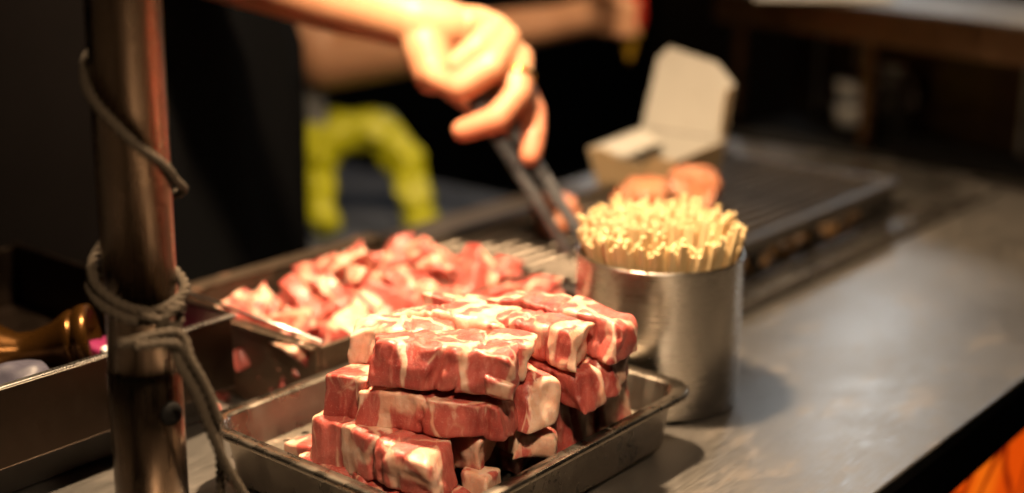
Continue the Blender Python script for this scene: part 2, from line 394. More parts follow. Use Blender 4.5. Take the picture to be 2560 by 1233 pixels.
# ------------------------------------------------------------------ meat meshes
def meat_mesh(name, L, Wd, Hh, seed, mat, r0=.0019, seg=.0018, fat_end=0, fat_side=0, rough=1., groove=2, bend=0., skew=0., jit=.11, cleft=1):
    rs = random.Random(seed); nx, ny, nz = [max(3, int(d / seg)) for d in (Wd, L, Hh)]
    hx, hy, hz = Wd / 2, L / 2, Hh / 2
    idx = {}; vs = []; fs = []; ft = []
    off = Vector((seed * 1.37, seed * .71, seed * 2.13))
    gr_ = [(rs.uniform(-.75, .75) * hy, rs.uniform(.0015, .004), rs.uniform(.001, .0035), rs.choice((-1, -1, 1))) for _ in range(groove)]
    tap = (rs.uniform(-.16, .16), rs.uniform(-.10, .10)); sk = (rs.uniform(-.28, .28) + skew, rs.uniform(-.16, .16)); rnd_ = [rs.uniform(.6, 2.2) for _ in range(4)]; sag = rs.uniform(-.2, 1.)
    cj = [Vector((rs.uniform(-1, 1) * Wd * jit, rs.uniform(-1, 1) * min(L, .04) * jit, rs.uniform(-1, 1) * Hh * jit)) for _ in range(8)]
    clf = [(rs.uniform(-.45, .45) * hy, rs.uniform(.0009, .0016), rs.uniform(.002, .0055)) for _ in range(cleft)]
    def vert(i, j, k):
        key = (i, j, k)
        if key in idx: return idx[key]
        p = Vector(((i / nx * 2 - 1) * hx, (j / ny * 2 - 1) * hy, (k / nz * 2 - 1) * hz)); u, v, w = p.x / hx, p.y / hy, p.z / hz
        r = r0 * rnd_[(u > 0) * 2 + (v > 0)]
        q = Vector((max(-hx + r, min(hx - r, p.x)), max(-hy + r, min(hy - r, p.y)), max(-hz + r, min(hz - r, p.z))))
        d = p - q
        if d.length > 1e-9: p = q + d.normalized() * r
        nrm = d.normalized() if d.length > 1e-9 else Vector((0, 0, 1))
        f = 0.
        if fat_end: f = max(f, 1 - (1 - fat_end * v) * hy / .012)
        if fat_side: f = max(f, 1 - (1 - fat_side * u) * hx / .006)
        p.x *= 1 + tap[0] * v; p.z *= 1 + tap[1] * v * .7
        p.y += sk[0] * p.x + sk[1] * p.z; p.x += bend * (v * v - .4) * .02
        for gy, gw, gd, sd in gr_:
            if u * sd > 0: p.x -= sd * gd * math.exp(-((p.y - gy + .15 * p.z) / gw) ** 2) * min(1, abs(u) * 1.1)
        for gy, gw, gd in clf:
            g0 = math.exp(-((p.y - gy + .12 * p.x + .1 * p.z) / gw) ** 2) * gd
            p.x -= g0 * u; p.z -= g0 * .6 * max(0, w)
        cu_, cv_, cw_ = (u + 1) / 2, (v + 1) / 2, (w + 1) / 2; jv = Vector((0, 0, 0))
        for ci in range(8):
            wt = (cu_ if ci & 1 else 1 - cu_) * (cv_ if ci & 2 else 1 - cv_) * (cw_ if ci & 4 else 1 - cw_); jv += cj[ci] * wt
        p += jv
        n0 = NV((p + off) * 22) * .0048 * rough; n1 = NV((p + off) * 55) * .0019 * rough; n2 = NV((p + off) * 150) * .0008 * rough
        n0.z *= .5; n1.z *= .5; p.z -= .0030 * abs(v) ** 3 * sag; side = 1 - abs(nrm.z)
        n3 = noise.noise((Vector((p.x, p.y, p.z * .2)) + off) * 190) * .0007 * rough * (.25 + side)
        p += n0 + n1 + n2 + nrm * n3
        idx[key] = len(vs); vs.append(p); ft.append(max(0., min(1., f))); return idx[key]
    def face(a, b, c, d): fs.append((vert(*a), vert(*b), vert(*c), vert(*d)))
    for i in range(nx):
        for j in range(ny): face((i, j, 0), (i, j + 1, 0), (i + 1, j + 1, 0), (i + 1, j, 0)); face((i, j, nz), (i + 1, j, nz), (i + 1, j + 1, nz), (i, j + 1, nz))
    for i in range(nx):
        for k in range(nz): face((i, 0, k), (i + 1, 0, k), (i + 1, 0, k + 1), (i, 0, k + 1)); face((i, ny, k), (i, ny, k + 1), (i + 1, ny, k + 1), (i + 1, ny, k))
    for j in range(ny):
        for k in range(nz): face((0, j, k), (0, j, k + 1), (0, j + 1, k + 1), (0, j + 1, k)); face((nx, j, k), (nx, j + 1, k), (nx, j + 1, k + 1), (nx, j, k + 1))
    me = bpy.data.meshes.new(name); me.from_pydata(vs, [], fs); me.update()
    at = me.attributes.new('fat', 'FLOAT', 'POINT'); at.data.foreach_set('value', ft)
    for p in me.polygons: p.use_smooth = True
    me.materials.append(mat); return me

# ------------------------------------------------------------------ meat tray
U0, U1, V0, V1, RZ, FZ = .464, .719, .438, .650, .045, .020
TC = Vector(((U0 + U1) / 2, (V0 + V1) / 2, 0))
tr = empty('meat_tray', TC); tag(tr, 'shallow stainless steel tray with rounded rim, filled with stacked raw meat strips', 'tray')
def lp(off, z, r): return [(x - TC.x, y - TC.y, z) for x, y in rrect(U0 + off, U1 - off, V0 + off, V1 - off, max(.003, r), 8)]
bm = bmesh.new()
loft(bm, [lp(0, RZ - .0035, .024), lp(-.0006, RZ - .001, .024), lp(.0008, RZ + .0004, .024), lp(.0088, RZ, .018), lp(.0105, RZ - .0015, .017), lp(.016, .006, .014), lp(.020, .0018, .012), lp(.07, .0015, .01)], cap1=True)
loft(bm, [lp(.0012, RZ - .0036, .023), lp(.0020, RZ - .0012, .0225), lp(.0088, RZ - .0015, .0175), lp(.0096, RZ - .003, .0172), lp(.0148, .006, .0145), lp(.019, .0006, .0125), lp(.071, .0005, .01)], cap1=True)
ts_ = from_bm('tray_shell', bm, M['tray'], tr, True)
# raised drain plate with real holes
bm = bmesh.new(); px0, px1, py0, py1 = U0 + .0155, U1 - .0155, V0 + .0155, V1 - .0155
nx, ny = 14, 11; dx, dy = (px1 - px0) / nx, (py1 - py0) / ny
for i in range(nx):
    for j in range(ny):
        cx, cy = px0 + (i + .5) * dx - TC.x, py0 + (j + .5) * dy - TC.y; n = 16; sq = []; ci = []; cb = []
        for k in range(n):
            a = 2 * math.pi * k / n + math.pi / 4; c, s = math.cos(a), math.sin(a); f = 1 / max(abs(c), abs(s))
            sq.append(bm.verts.new((cx + c * f * dx / 2, cy + s * f * dy / 2, FZ))); ci.append(bm.verts.new((cx + c * .0024, cy + s * .0024, FZ))); cb.append(bm.verts.new((cx + c * .0024, cy + s * .0024, FZ - .002)))
        for k in range(n):
            k2 = (k + 1) % n; bm.faces.new((sq[k], sq[k2], ci[k2], ci[k])); bm.faces.new((ci[k], ci[k2], cb[k2], cb[k]))
bmesh.ops.remove_doubles(bm, verts=bm.verts, dist=1e-5)
from_bm('drain_plate', bm, M['plate'], tr)
# condensation on the outer right wall
bm = bmesh.new()
for _ in range(330):
    x = random.uniform(U0 + .03, U1 - .03); t = random.random() ** 1.3; z = .038 - t * .031
    y = V0 + .0096 + (RZ - .003 - z) / (RZ - .009) * .0052; r = random.uniform(.0004, .0012) * (1.2 - .4 * t)
    q = bmesh.ops.create_icosphere(bm, subdivisions=1, radius=r)
    for v in q['verts']: v.co = Vector((v.co.x + x - TC.x, v.co.y * .5 + y - TC.y, v.co.z * 1.15 + z))
w_ = from_bm('condensation', bm, M['water'], ts_, True); w_['kind'] = 'stuff'

# strips: (label, x, y, z_bottom, length, width, height, yaw, tilt, options)
STRIPS = [
 ('long front meat strip with cream fat veins across its top, lowest at the tray corner', .5045, .521, .0365, .100, .0265, .0265, 0, 1, dict(fat_end=1, groove=4, cleft=2)),
 ('thin flat meat strip lying under the long front strip beside the tray rim', .4985, .524, .0215, .096, .024, .0145, -3, 0, dict(fat_end=1)),
 ('small dark red meat end poking out at the left foot of the stack', .523, .583, .0215, .060, .023, .0150, 84, 0, dict(fat='m')),
 ('meat strip tucked behind the long front strip, its left end showing', .5325, .536, .0365, .082, .024, .0240, 4, 0, dict(fat_end=1)),
 ('dark red meat block below the middle strip with a cream top edge', .5465, .515, .0365, .082, .0255, .0265, -2, 0, dict(fat_end=0, fat_side=1, groove=3)),
 ('middle meat strip under the top front strip, crossed by cream fat bands', .5290, .4990, .0635, .086, .0265, .0255, 26, 0, dict(groove=3, fat_end=1)),
 ('meat chunk with a white fat top sticking out left of the middle strip', .5140, .5490, .0635, .032, .027, .0255, 20, 0, dict(fat_end=-1)),
 ('top front meat strip with a glossy torn side and a pointed left end', .5290, .4985, .0885, .084, .0285, .0260, 27, -1, dict(groove=4, rough=1.35, skew=.25)),
 ('meat block with a pale fat end face, right of the middle strip', .5725, .5015, .0625, .088, .0285, .0275, 1, 0, dict(fat_end=-1)),
 ('pale fatty meat strip under the block with the fat end face', .5765, .515, .0365, .084, .0265, .0250, -3, 0, dict(fat='f', fat_end=-1)),
 ('flat dark red meat piece at the tray rim below the pale fatty strip', .5820, .519, .0215, .086, .027, .0148, 4, 0, dict(fat='m')),
 ('small white fat block lying against the right tray rim', .5800, .4700, .0365, .022, .023, .0150, 30, 8, dict(fat='w', groove=0)),
 ('little cream fat piece at the rim under the dark red block', .5345, .4745, .0215, .020, .019, .0200, 20, 4, dict(fat='w', groove=0)),
 ('small red meat scrap beside the cream fat piece at the rim', .5105, .4745, .0215, .020, .022, .0140, -20, 0, dict(fat='m', groove=1)),
 ('meat bar with a rounded marbled end, third from the right of the stack', .6080, .4890, .0615, .084, .0250, .0250, 3, 0, dict(fat_end=0)),
 ('meat bar with a vertical white fat stripe below the rounded marbled bar', .6065, .506, .0215, .080, .0255, .0405, -2, 0, dict(fat='f', groove=3)),
 ('thick meat block with a swirl of fat on top, nearest the rounded tray corner', .6640, .508, .0215, .084, .0285, .0460, 4, 0, dict(fat='f', fat_side=1)),
 ('upper meat strip behind the top front strip, cut cleanly at its right end', .5545, .5050, .0870, .080, .0260, .0235, 30, 0, dict(fat_end=-1)),
 ('upper meat strip with a cream fat corner, second from the skewer cup', .6040, .4925, .0870, .082, .0255, .0235, 6, 0, dict(fat_end=-1, groove=3)),
 ('topmost broad meat slab at the back of the stack, nearest the skewer cup', .6320, .4925, .0870, .086, .0290, .0265, 9, -2, dict(groove=3, rough=1.2)),
 ('ragged torn meat piece hanging below the topmost broad slab', .6395, .4910, .0625, .086, .0275, .0265, 5, 0, dict(groove=5, rough=1.9)),
 ('meat strip with a bright white fat side, high on the left of the stack', .5500, .5475, .0865, .062, .0255, .0235, 36, 0, dict(fat='f', fat_side=-1)),
 ('white fat edged meat strip on top, behind the high left strip', .5850, .5385, .0865, .070, .0260, .0255, 32, 0, dict(fat='f', fat_side=-1)),
 ('overexposed marbled meat strip on top between slab and heap', .6200, .5450, .0865, .070, .0270, .0225, 24, 0, dict(fat='f')),
]
FILL = [(.545, .555, .0635, .060, .026, .0255, 30), (.585, .548, .0635, .055, .026, .026, 20), (.622, .553, .0635, .06, .026, .026, 15), (.637, .512, .0215, .08, .024, .040, 0),
        (.575, .575, .0215, .05, .03, .041, 80), (.628, .575, .0215, .05, .03, .041, 85), (.672, .520, .0680, .07, .026, .020, 4)]
sd = 3
for lb, x, y, z, L, Wd, Hh, yaw, tilt, op in STRIPS:
    sd += 1; op = dict(op); f = op.pop('fat', 'n')
    mat = M['meat_fatty'] if f == 'f' else M['meat']
    if L < .04: op.update(cleft=0, rough=.5, jit=.15)
    me = meat_mesh('meat_strip', L, Wd, Hh, sd, mat, **op)
    if f == 'w': me.attributes['fat'].data.foreach_set('value', [1.] * len(me.vertices))
    o = link(bpy.data.objects.new('meat_strip', me)); o.location = (x, y, z + Hh / 2); o.rotation_euler = (0, R(tilt), R(yaw))
    tag(o, lb, 'meat', 'raw meat strips stacked in the steel tray')
for x, y, z, L, Wd, Hh, yaw in FILL:
    sd += 1; o = link(bpy.data.objects.new('meat_strip', meat_mesh('meat_strip', L, Wd, Hh, sd, M['meat'], seg=.004)))
    o.location = (x, y, z + Hh / 2); o.rotation_euler = (0, 0, R(yaw)); tag(o, 'raw meat strip buried inside the stack, nearly hidden by the others', 'meat', 'buried meat strips')
# torn flap resting on the middle strip
bm = bmesh.new()
me = meat_mesh('meat_scrap', .017, .006, .013, 77, M['meat'], r0=.0015, seg=.001, groove=0, rough=.3, jit=.2, cleft=0)
o = link(bpy.data.objects.new('meat_scrap', me)); o.location = (.5330, .4560, .0955); o.rotation_euler = (R(8), R(-12), R(24))
tag(o, 'small bright red meat scrap stuck on the right end of the middle strip', 'meat')

# ------------------------------------------------------------------ skewer cup and bamboo skewers
CC = Vector((.7805, .5155, 0)); CR, CH = .0600, .1115
cu = empty('skewer_cup', CC); tag(cu, 'round brushed steel cup packed with bamboo skewers', 'cup')
bm = bmesh.new()
lathe(bm, [(.0555, .0006), (CR - .002, .0015), (CR, .004), (CR, CH - .0022), (CR + .0008, CH - .0008), (CR + .0004, CH), (CR - .0012, CH), (CR - .0018, CH - .003), (CR - .0018, .004), (.05, .003)], 96)
from_bm('cup_wall', bm, M['cup'], cu, True)
bm = bmesh.new(); lathe(bm, [(.00172, 0), (.00172, .9965), (.0014, 1.)], 7); me_s = bpy.data.meshes.new('bamboo_skewer'); bm.to_mesh(me_s); bm.free(); me_s.materials.append(M['bamboo'])
rs = random.Random(5); spots = []; cell = .0038; j = 0; y = -CR
while y < CR:
    x = -CR + (cell / 2 if j % 2 else 0)
    while x < CR:
        b_ = (x * .766 + y * .643) / CR; s_ = (x * .643 - y * .766) / CR; h_ = math.hypot(x, y)
        if h_ < CR - .0042 and not (-.62 < b_ < .02 + .10 * math.sin(9 * s_) and h_ < CR * .84 and s_ > -.42): spots.append((x + rs.uniform(-.0004, .0004), y + rs.uniform(-.0004, .0004)))
        x += cell
    y += cell * .866; j += 1
view = Vector((.766, .643))
def skew_xf(x, y):
    back = (x * view.x + y * view.y) / CR; side = (x * .643 - y * .766) / CR
    rr = math.hypot(x, y) / CR
    zt = .1270 + .004 * back * (1 if back > 0 else .5) + rs.uniform(-.005, .006) + (.008 if rs.random() < .07 else 0)
    sw = .0085 * rr * rr + .0025 * max(0, back)                    # bundles splay outwards above the rim, bases squeezed together
    b = Vector((x * .45, y * .45, .0045)); rim = Vector((x * .985, y * .985, CH))
    rim += Vector((rs.uniform(-.004, .004), rs.uniform(-.004, .004), 0)); h2 = math.hypot(rim.x, rim.y); lim = CR - .0042
    if h2 > lim: rim.x *= lim / h2; rim.y *= lim / h2
    d = rim - b
    t = b + d * ((zt - b.z) / d.z) ; d = t - b
    return Matrix.Translation(CC + b) @ d.to_track_quat('Z', 'Y').to_matrix().to_4x4() @ Matrix.Rotation(rs.uniform(0, 6), 4, 'Z') @ Matrix.Diagonal((1.3, .75, d.length, 1))
spots.sort(key=lambda s: -(math.hypot(*s) / CR - .35 * (s[0] * view.x + s[1] * view.y) / CR))
bmr = bmesh.new()
for i, (x, y) in enumerate(spots):
    mx = skew_xf(x, y)
    if i < 300:
        o = link(bpy.data.objects.new('bamboo_skewer', me_s)); o.matrix_world = mx
        tag(o, 'thin pale bamboo skewer standing in the steel cup', 'skewer', 'bamboo skewers in the steel cup')
    else:
        vb = [bmr.verts.new(mx @ v.co) for v in me_s.vertices]
        for p in me_s.polygons: bmr.faces.new([vb[k] for k in p.vertices])
if len(spots) > 300:
    o = from_bm('bamboo_skewers', bmr, M['bamboo']); tag(o, 'tightly packed bamboo skewers filling the middle of the cup', 'skewers', None, 'stuff')

# ------------------------------------------------------------------ heap pan with cut meat
hp = empty('heap_pan', (.69, .79, 0)); tag(hp, 'deep greasy steel pan heaped with cut raw meat', 'pan')
def hbox(name, lo, hi, mat, bev=.001): return boxo(name, (lo[0] - .69, lo[1] - .79, lo[2]), (hi[0] - .69, hi[1] - .79, hi[2]), mat, hp, bev)
hbox('front_wall', (.574, .656, .0008), (.578, .795, .060), M['dirty'], .0015)
hbox('back_wall', (.806, .656, .0008), (.810, .804, .044), M['dirty'])
hbox('side_wall', (.5782, .656, .0008), (.8058, .660, .060), M['dirty'])
hbox('side_wall', (.5782, .844, .0008), (.8058, .826, .060), M['dirty'])
hbox('pan_floor', (.5782, .6602, .001), (.8058, .7998, .004), M['dirty'])
hbox('rim_lip', (.568, .655, .0602), (.5785, .796, .0622), M['dirty'], .0007)
chunk_me = [meat_mesh('meat_chunk', l, w, h, 100 + k, M['chunk'], r0=.0016, seg=.0023, rough=.9, jit=.28, groove=2, fat_end=e) for k, (l, w, h, e) in enumerate(((.042, .026, .016, 1), (.034, .028, .020, 0), (.050, .020, .014, -1), (.030, .026, .022, 0), (.044, .030, .010, 1), (.046, .022, .018, 0)))]
rs = random.Random(21)
def chunk(x, y, z, e, k, s=1.):
    o = link(bpy.data.objects.new('meat_chunk', chunk_me[k % 6])); o.location = (x, y, z); o.rotation_euler = e; o.scale = (s, s, s)
    tag(o, 'blurred pink chunk of cut raw meat piled in the deep pan', 'meat', 'raw meat chunks heaped in the deep pan')
n = 0
for layer, (z, step, mar) in enumerate(((.014, .030, .017), (.029, .027, .016), (.041, .027, .018))):
    x = .578 + mar
    while x < .806 - mar + .004:
        y = .660 + mar
        while y < min(.800, .775 + (x - .575) * .5) - mar + .012:
            up = .006 * math.sin((y - .66) * 45 + x * 25) + (.006 if x > .68 else 0) if layer else 0
            if layer < 2 or rs.random() < .8:
                chunk(x + rs.uniform(-.007, .007), y + rs.uniform(-.007, .007), z + up + rs.uniform(-.004, .005), (rs.uniform(-1., 1.), rs.uniform(-.9, .9), rs.uniform(0, 6.28)), rs.randrange(6), rs.uniform(.8, 1.1))
            y += step
        x += step
for x, y, z, e, k in ((.697, .797, .055, (1.2, .3, .5), 2), (.732, .785, .062, (1.0, .4, 2.4), 0), (.755, .765, .062, (.5, .9, 1.2), 4), (.775, .735, .064, (.9, .3, .3), 5), (.742, .735, .066, (.3, .8, 2.6), 1), (.790, .705, .062, (1.1, .2, 1.4), 2), (.76, .69, .064, (.6, .7, .9), 4), (.79, .675, .060, (.4, 1., 2.), 0)):
    z -= .012; chunk(x, y, z, e, k)
sp_ = empty('side_pan', (.764, .623, 0)); tag(sp_, 'small shallow steel pan of raw meat wedged between heap pan and skewer cup', 'pan')
for nm, lo, hi in (('pan_floor', (-.040, -.029, .0008), (.040, .029, .004)), ('side_wall', (-.042, -.031, .0008), (.042, -.0292, .034)), ('side_wall', (-.042, .0292, .0008), (.042, .031, .034)), ('end_wall', (-.042, -.029, .0008), (-.0402, .029, .034)), ('end_wall', (.0402, -.029, .0008), (.042, .029, .034))): boxo(nm, lo, hi, M['dirty'], sp_, .0006)
for x, y, z in ((.742, .612, .018), (.775, .606, .019), (.748, .640, .022), (.784, .636, .021), (.738, .625, .040), (.770, .612, .038), (.792, .622, .036), (.765, .642, .044), (.745, .645, .054), (.752, .618, .056), (.778, .628, .055), (.795, .645, .052), (.735, .603, .050), (.765, .600, .046), (.790, .606, .040)):
    o = link(bpy.data.objects.new('meat_chunk', chunk_me[rs.randrange(6)])); o.location = (x, y, z); o.rotation_euler = (rs.uniform(-.5, .5), rs.uniform(-.5, .5), rs.uniform(0, 6)); o.scale = (.8, .8, .8)
    tag(o, 'pink raw meat chunk heaped between the strip stack and the skewer cup', 'meat', 'raw meat chunks in the small pan')
# thin rod lying along the pan edge
rd = bmesh.new(); tube(rd, [(.5730, .842, .0735), (.5745, .65, .0665)], .0015, 10); tube(rd, [(.5730, .8422, .0735), (.5730, .846, .0737)], .0026, 10)
tag(from_bm('steel_skewer', rd, M['steel'], None, True), 'thin steel rod lying along the front edge of the heap pan', 'rod')
# scraps on the counter in front of the pan and stuck on its wall
sc_me = [meat_mesh('meat_crumb', l, w, h, 300 + k, M['chunk'], r0=.0012, seg=.0012, groove=0, rough=.22, jit=.2, cleft=0) for k, (l, w, h) in enumerate(((.010, .007, .006), (.007, .006, .005), (.013, .006, .004)))]
for k, (x, y, s) in enumerate(((.566, .752, 1.), (.560, .763, .9), (.552, .742, .7), (.5715, .716, .8), (.558, .725, .6), (.545, .756, .7), (.569, .775, .8), (.548, .712, .5), (.564, .700, .6), (.536, .735, .5))):
    o = link(bpy.data.objects.new('meat_crumb', sc_me[k % 3])); o.location = (x, y, .0032 * s); o.rotation_euler = (0, 0, k * 1.3); o.scale = (s, s, s)
    tag(o, 'tiny raw meat crumb on the counter beside the heap pan', 'crumb', 'meat crumbs between pan and box')
for k, (y, z, s) in enumerate(((.690, .030, .7), (.695, .036, .55), (.672, .028, .6), (.718, .024, .5), (.738, .033, .5), (.705, .018, .6), (.755, .020, .5))):
    o = link(bpy.data.objects.new('meat_crumb', sc_me[k % 3])); o.location = (.5725, y, z); o.rotation_euler = (k, R(90), k * 1.7); o.scale = (s * .38, s * .38, s * .25)
    tag(o, 'raw meat fleck stuck to the front wall of the heap pan', 'crumb', 'meat flecks on the pan wall')

# ------------------------------------------------------------------ left steel box and its contents
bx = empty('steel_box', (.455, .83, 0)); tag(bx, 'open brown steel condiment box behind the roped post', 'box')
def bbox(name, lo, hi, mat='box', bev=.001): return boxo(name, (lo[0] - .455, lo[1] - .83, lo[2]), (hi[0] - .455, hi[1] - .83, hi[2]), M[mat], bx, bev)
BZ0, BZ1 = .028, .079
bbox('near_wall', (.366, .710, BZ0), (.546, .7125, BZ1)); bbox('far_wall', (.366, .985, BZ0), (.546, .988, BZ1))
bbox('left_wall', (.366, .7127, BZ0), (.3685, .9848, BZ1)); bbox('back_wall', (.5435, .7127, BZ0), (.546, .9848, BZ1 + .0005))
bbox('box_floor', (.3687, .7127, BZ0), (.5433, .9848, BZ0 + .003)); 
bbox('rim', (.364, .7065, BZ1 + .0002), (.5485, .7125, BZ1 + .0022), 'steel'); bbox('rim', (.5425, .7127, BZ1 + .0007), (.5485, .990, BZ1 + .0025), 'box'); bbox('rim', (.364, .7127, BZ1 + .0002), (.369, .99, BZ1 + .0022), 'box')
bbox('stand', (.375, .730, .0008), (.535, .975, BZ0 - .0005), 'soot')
# bronze bottle lying in the box
bm = bmesh.new(); Mx = Matrix.Translation((.452, .785, .066)) @ Matrix.Rotation(R(-42), 4, 'Z') @ Matrix.Rotation(R(82), 4, 'Y')
lathe(bm, [(.010, -.075), (.022, -.070), (.025, -.055), (.024, -.036), (.013, -.020), (.0125, -.010), (.016, .004), (.021, .012), (.0225, .016), (.0215, .0175), (.0205, .0185), (.0235, .020), (.0245, .024), (.0240, .029), (.0200, .030), (.016, .022)], 40, Mx)
tag(from_bm('bronze_bottle', bm, M['amber'], None, True), 'bronze coloured bottle neck with flared ringed mouth lying in the steel box', 'bottle')
bm = bmesh.new(); ellipsoid(bm, (.400, .742, .056), (.030, .024, .024)); ellipsoid(bm, (.430, .738, .048), (.024, .020, .018)); ellipsoid(bm, (.395, .765, .05), (.025, .03, .02))
o = fuse('plastic_bag', bm, M['lilac'], .003, None, 4, lambda c: NV(c * 70) * .004); tag(o, 'crumpled pale lilac plastic bag in the steel box', 'bag')
bm = bmesh.new(); box(bm, (-.035, -.028, -.004), (.035, .028, .004), .003, 2); o = from_bm('magenta_packet', bm, M['magenta'], None, True, (.512, .765, .048)); o.rotation_euler = (R(20), R(8), R(20))
tag(o, 'small magenta printed packet at the corner of the steel box', 'packet')
bm = bmesh.new(); box(bm, (-.03, -.02, -.003), (.03, .02, .003), .002, 2); o = from_bm('white_wrapper', bm, M['whiteplastic'], None, True, (.497, .735, .058)); o.rotation_euler = (R(25), R(5), R(10))
tag(o, 'white plastic wrapper beside the magenta packet', 'wrapper')

# ------------------------------------------------------------------ post with twine
PX, PY, PW = .3800, .5735, .0138
po = empty('round_post', (PX, PY, 0)); tag(po, 'brown round steel post wrapped with twine, out of focus in front', 'post')
PR = .0185
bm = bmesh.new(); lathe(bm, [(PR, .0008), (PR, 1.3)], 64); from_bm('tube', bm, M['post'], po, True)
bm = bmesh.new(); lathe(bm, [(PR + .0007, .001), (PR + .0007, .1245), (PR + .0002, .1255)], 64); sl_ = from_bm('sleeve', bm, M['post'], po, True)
bm = bmesh.new(); lathe(bm, [(.0062, 0), (.0066, .002), (.0058, .0035), (.003, .0042)], 24, Matrix.Rotation(R(90), 4, 'X')); o = from_bm('bolt_head', bm, M['rubber'], sl_, True, (PR * math.cos(R(272)), PR * math.sin(R(272)), .104)); o.rotation_euler = (0, 0, R(2))
def rope(bm, pts, r=.0030, strands=3, pitch=.014):
    P = spline(pts, 14); s = 0; x = None; paths = [[] for _ in range(strands)]
    for i, p in enumerate(P):
        d = (P[min(i + 1, len(P) - 1)] - P[max(i - 1, 0)]).normalized()
        if x is None: x, y = frame_of(d)
        else: x = (x - d * x.dot(d)).normalized(); y = d.cross(x)
        if i: s += (p - P[i - 1]).length
        for k in range(strands):
            a = 2 * math.pi * (s / pitch + k / strands); paths[k].append(p + (x * math.cos(a) + y * math.sin(a)) * r * .52)
    for pa in paths: tube(bm, pa, r * .56, 7)
bm = bmesh.new(); rr_ = PR + .0022
def c(a, z, k=0.): return (PX + (rr_ + k) * math.cos(R(a)), PY + (rr_ + k) * math.sin(R(a)), z)
W_ = [(20, .302), (56, .296), (100, .290), (130, .283), (180, .270), (236, .250), (280, .236), (310, .226), (340, .218, .004), (370, .212, .002), (416, .202), (460, .192), (490, .182, .003), (530, .174, .002), (570, .166), (610, .162), (650, .164), (680, .168, .002), (720, .174), (776, .178), (830, .176), (860, .172, .004), (900, .166, .003), (940, .160, .004), (975, .158, .006), (990, .150, .008)]
rope(bm, [c(*q_) for q_ in W_], .0026)
K = Vector(c(258, .158, .004))
rope(bm, [K + Vector(q_) for q_ in ((-.012, 0, .006), (-.004, -.006, .002), (.006, -.005, -.004), (.011, -.001, .003), (.006, -.008, .008), (-.003, -.008, .004), (-.004, -.003, -.006), (.004, -.004, -.010))], .0023)
H1 = [(0.343, 0.540, 0.156)] + [(0.37, 0.539, 0.151), (0.373, 0.532, 0.137), (0.378, 0.527, 0.122), (0.382, 0.523, 0.104), (0.389, 0.52, 0.082), (0.398, 0.516, 0.06), (0.404, 0.516, 0.041)]; H2 = [(0.350, 0.537, 0.154)] + [(0.373, 0.534, 0.149), (0.379, 0.531, 0.133), (0.384, 0.526, 0.118), (0.389, 0.526, 0.096), (0.392, 0.529, 0.074), (0.394, 0.533, 0.051)]
rope(bm, H1, .0027); rope(bm, H2, .0027)
rope(bm, [Vector(q_) + Vector((.004, -.003, .004)) * (1 if k_ else 0) for k_, q_ in enumerate(H1[:5])], .0023)
tilt = Matrix.Translation((PX, PY, 0)) @ Matrix.Rotation(R(1.1), 4, Vector((.766, .643, 0))) @ Matrix.Translation((-PX, -PY, 0))
po.matrix_world = Matrix.Translation((PX, PY, 0)) @ Matrix.Rotation(R(1.1), 4, Vector((.766, .643, 0)))
for v in bm.verts: v.co = tilt @ v.co
tag(from_bm('twine', bm, M['twine'], None, True), 'coarse brown twine wound and knotted round the post, ends hanging down', 'rope')
# dark board leaning behind the box
bm = bmesh.new(); box(bm, (-.09, -.006, 0), (.09, .006, .75), .003); o = from_bm('leaning_board', bm, M['bluegrey'], None, False, (.60, 1.115, -.0)); o.rotation_euler = (R(-4), R(6), R(-52))
o.data.materials[0] = plain('dull_plum_board', (.006, .0052, .0052), .8, 0, .2, 12, Specular_IOR_Level=0.)
o.location = (.545, 1.02, .001); tag(o, 'dull dark board leaning behind the steel box at the left edge', 'board')

# ------------------------------------------------------------------ people
def person(name, label, H):
    t = empty(name, H['foot']); tag(t, label, 'person'); F = Vector(H['foot'])
    bm = bmesh.new(); L = lambda p: Vector(p) - F
    for pts in H['chains']: chain(bm, [(L(p), r) for p, r in pts])
    for c_, r in H['ell']: ellipsoid(bm, L(c_), r)
    o = fuse('body', bm, M['skin'], H.get('voxel', .0034), t, H.get('smooth', 5)); return t, o, L
def body_chains(hip, neck, rsh, lsh, f):
    """legs, torso and head; f = facing direction"""
    hip, neck, rsh, lsh, f = map(Vector, (hip, neck, rsh, lsh, f)); s = (rsh - lsh).normalized(); G0 = -.878; ch = []; el = []
    for sg in (1, -1):
        h = hip + s * .09 * sg; k = Vector((h.x, h.y, G0 + .48)) + f * .02; a = Vector((h.x, h.y, G0 + .09)); toe = a + f * .17 + s * .02 * sg; toe.z = G0 + .035
        ch.append([(h, .085), (k, .058), (a, .042)]); ch.append([(Vector((a.x, a.y, G0 + .045)) - f * .03, .042), (toe, .036)])
    ch.append([(hip + s * .06, .12), (hip - s * .06, .12)])
    mid = hip.lerp(neck, .45); up = hip.lerp(neck, .78)
    ch.append([(hip, .13), (mid, .125), (up, .125), (neck, .06)]); ch.append([(up + s * .09, .10), (up - s * .09, .10)]); ch.append([(mid + s * .05, .115), (mid - s * .05, .115)])
    ch.append([(lsh, .058), (neck - Vector((0, 0, .05)), .06), (rsh, .058)])
    hd = neck + Vector((0, 0, .15)) + f * .03
    ch.append([(neck - Vector((0, 0, .03)), .058), (neck + Vector((0, 0, .08)), .052)])
    el += [(hd, (.078, .088, .108)), (hd + f * .03 - Vector((0, 0, .055)), (.055, .06, .055))]
    ch.append([(hd + f * .083 + Vector((0, 0, .01)), .010), (hd + f * .105 - Vector((0, 0, .022)), .014)])
    for sg in (1, -1): ch.append([(hd + s * .08 * sg + Vector((0, 0, .012)), .014), (hd + s * .082 * sg - Vector((0, 0, .025)), .010)])
    ch.append([(hd + f * .078 + s * .022 - Vector((0, 0, .055)), .009), (hd + f * .078 - s * .022 - Vector((0, 0, .055)), .009)])
    return ch, el, hd
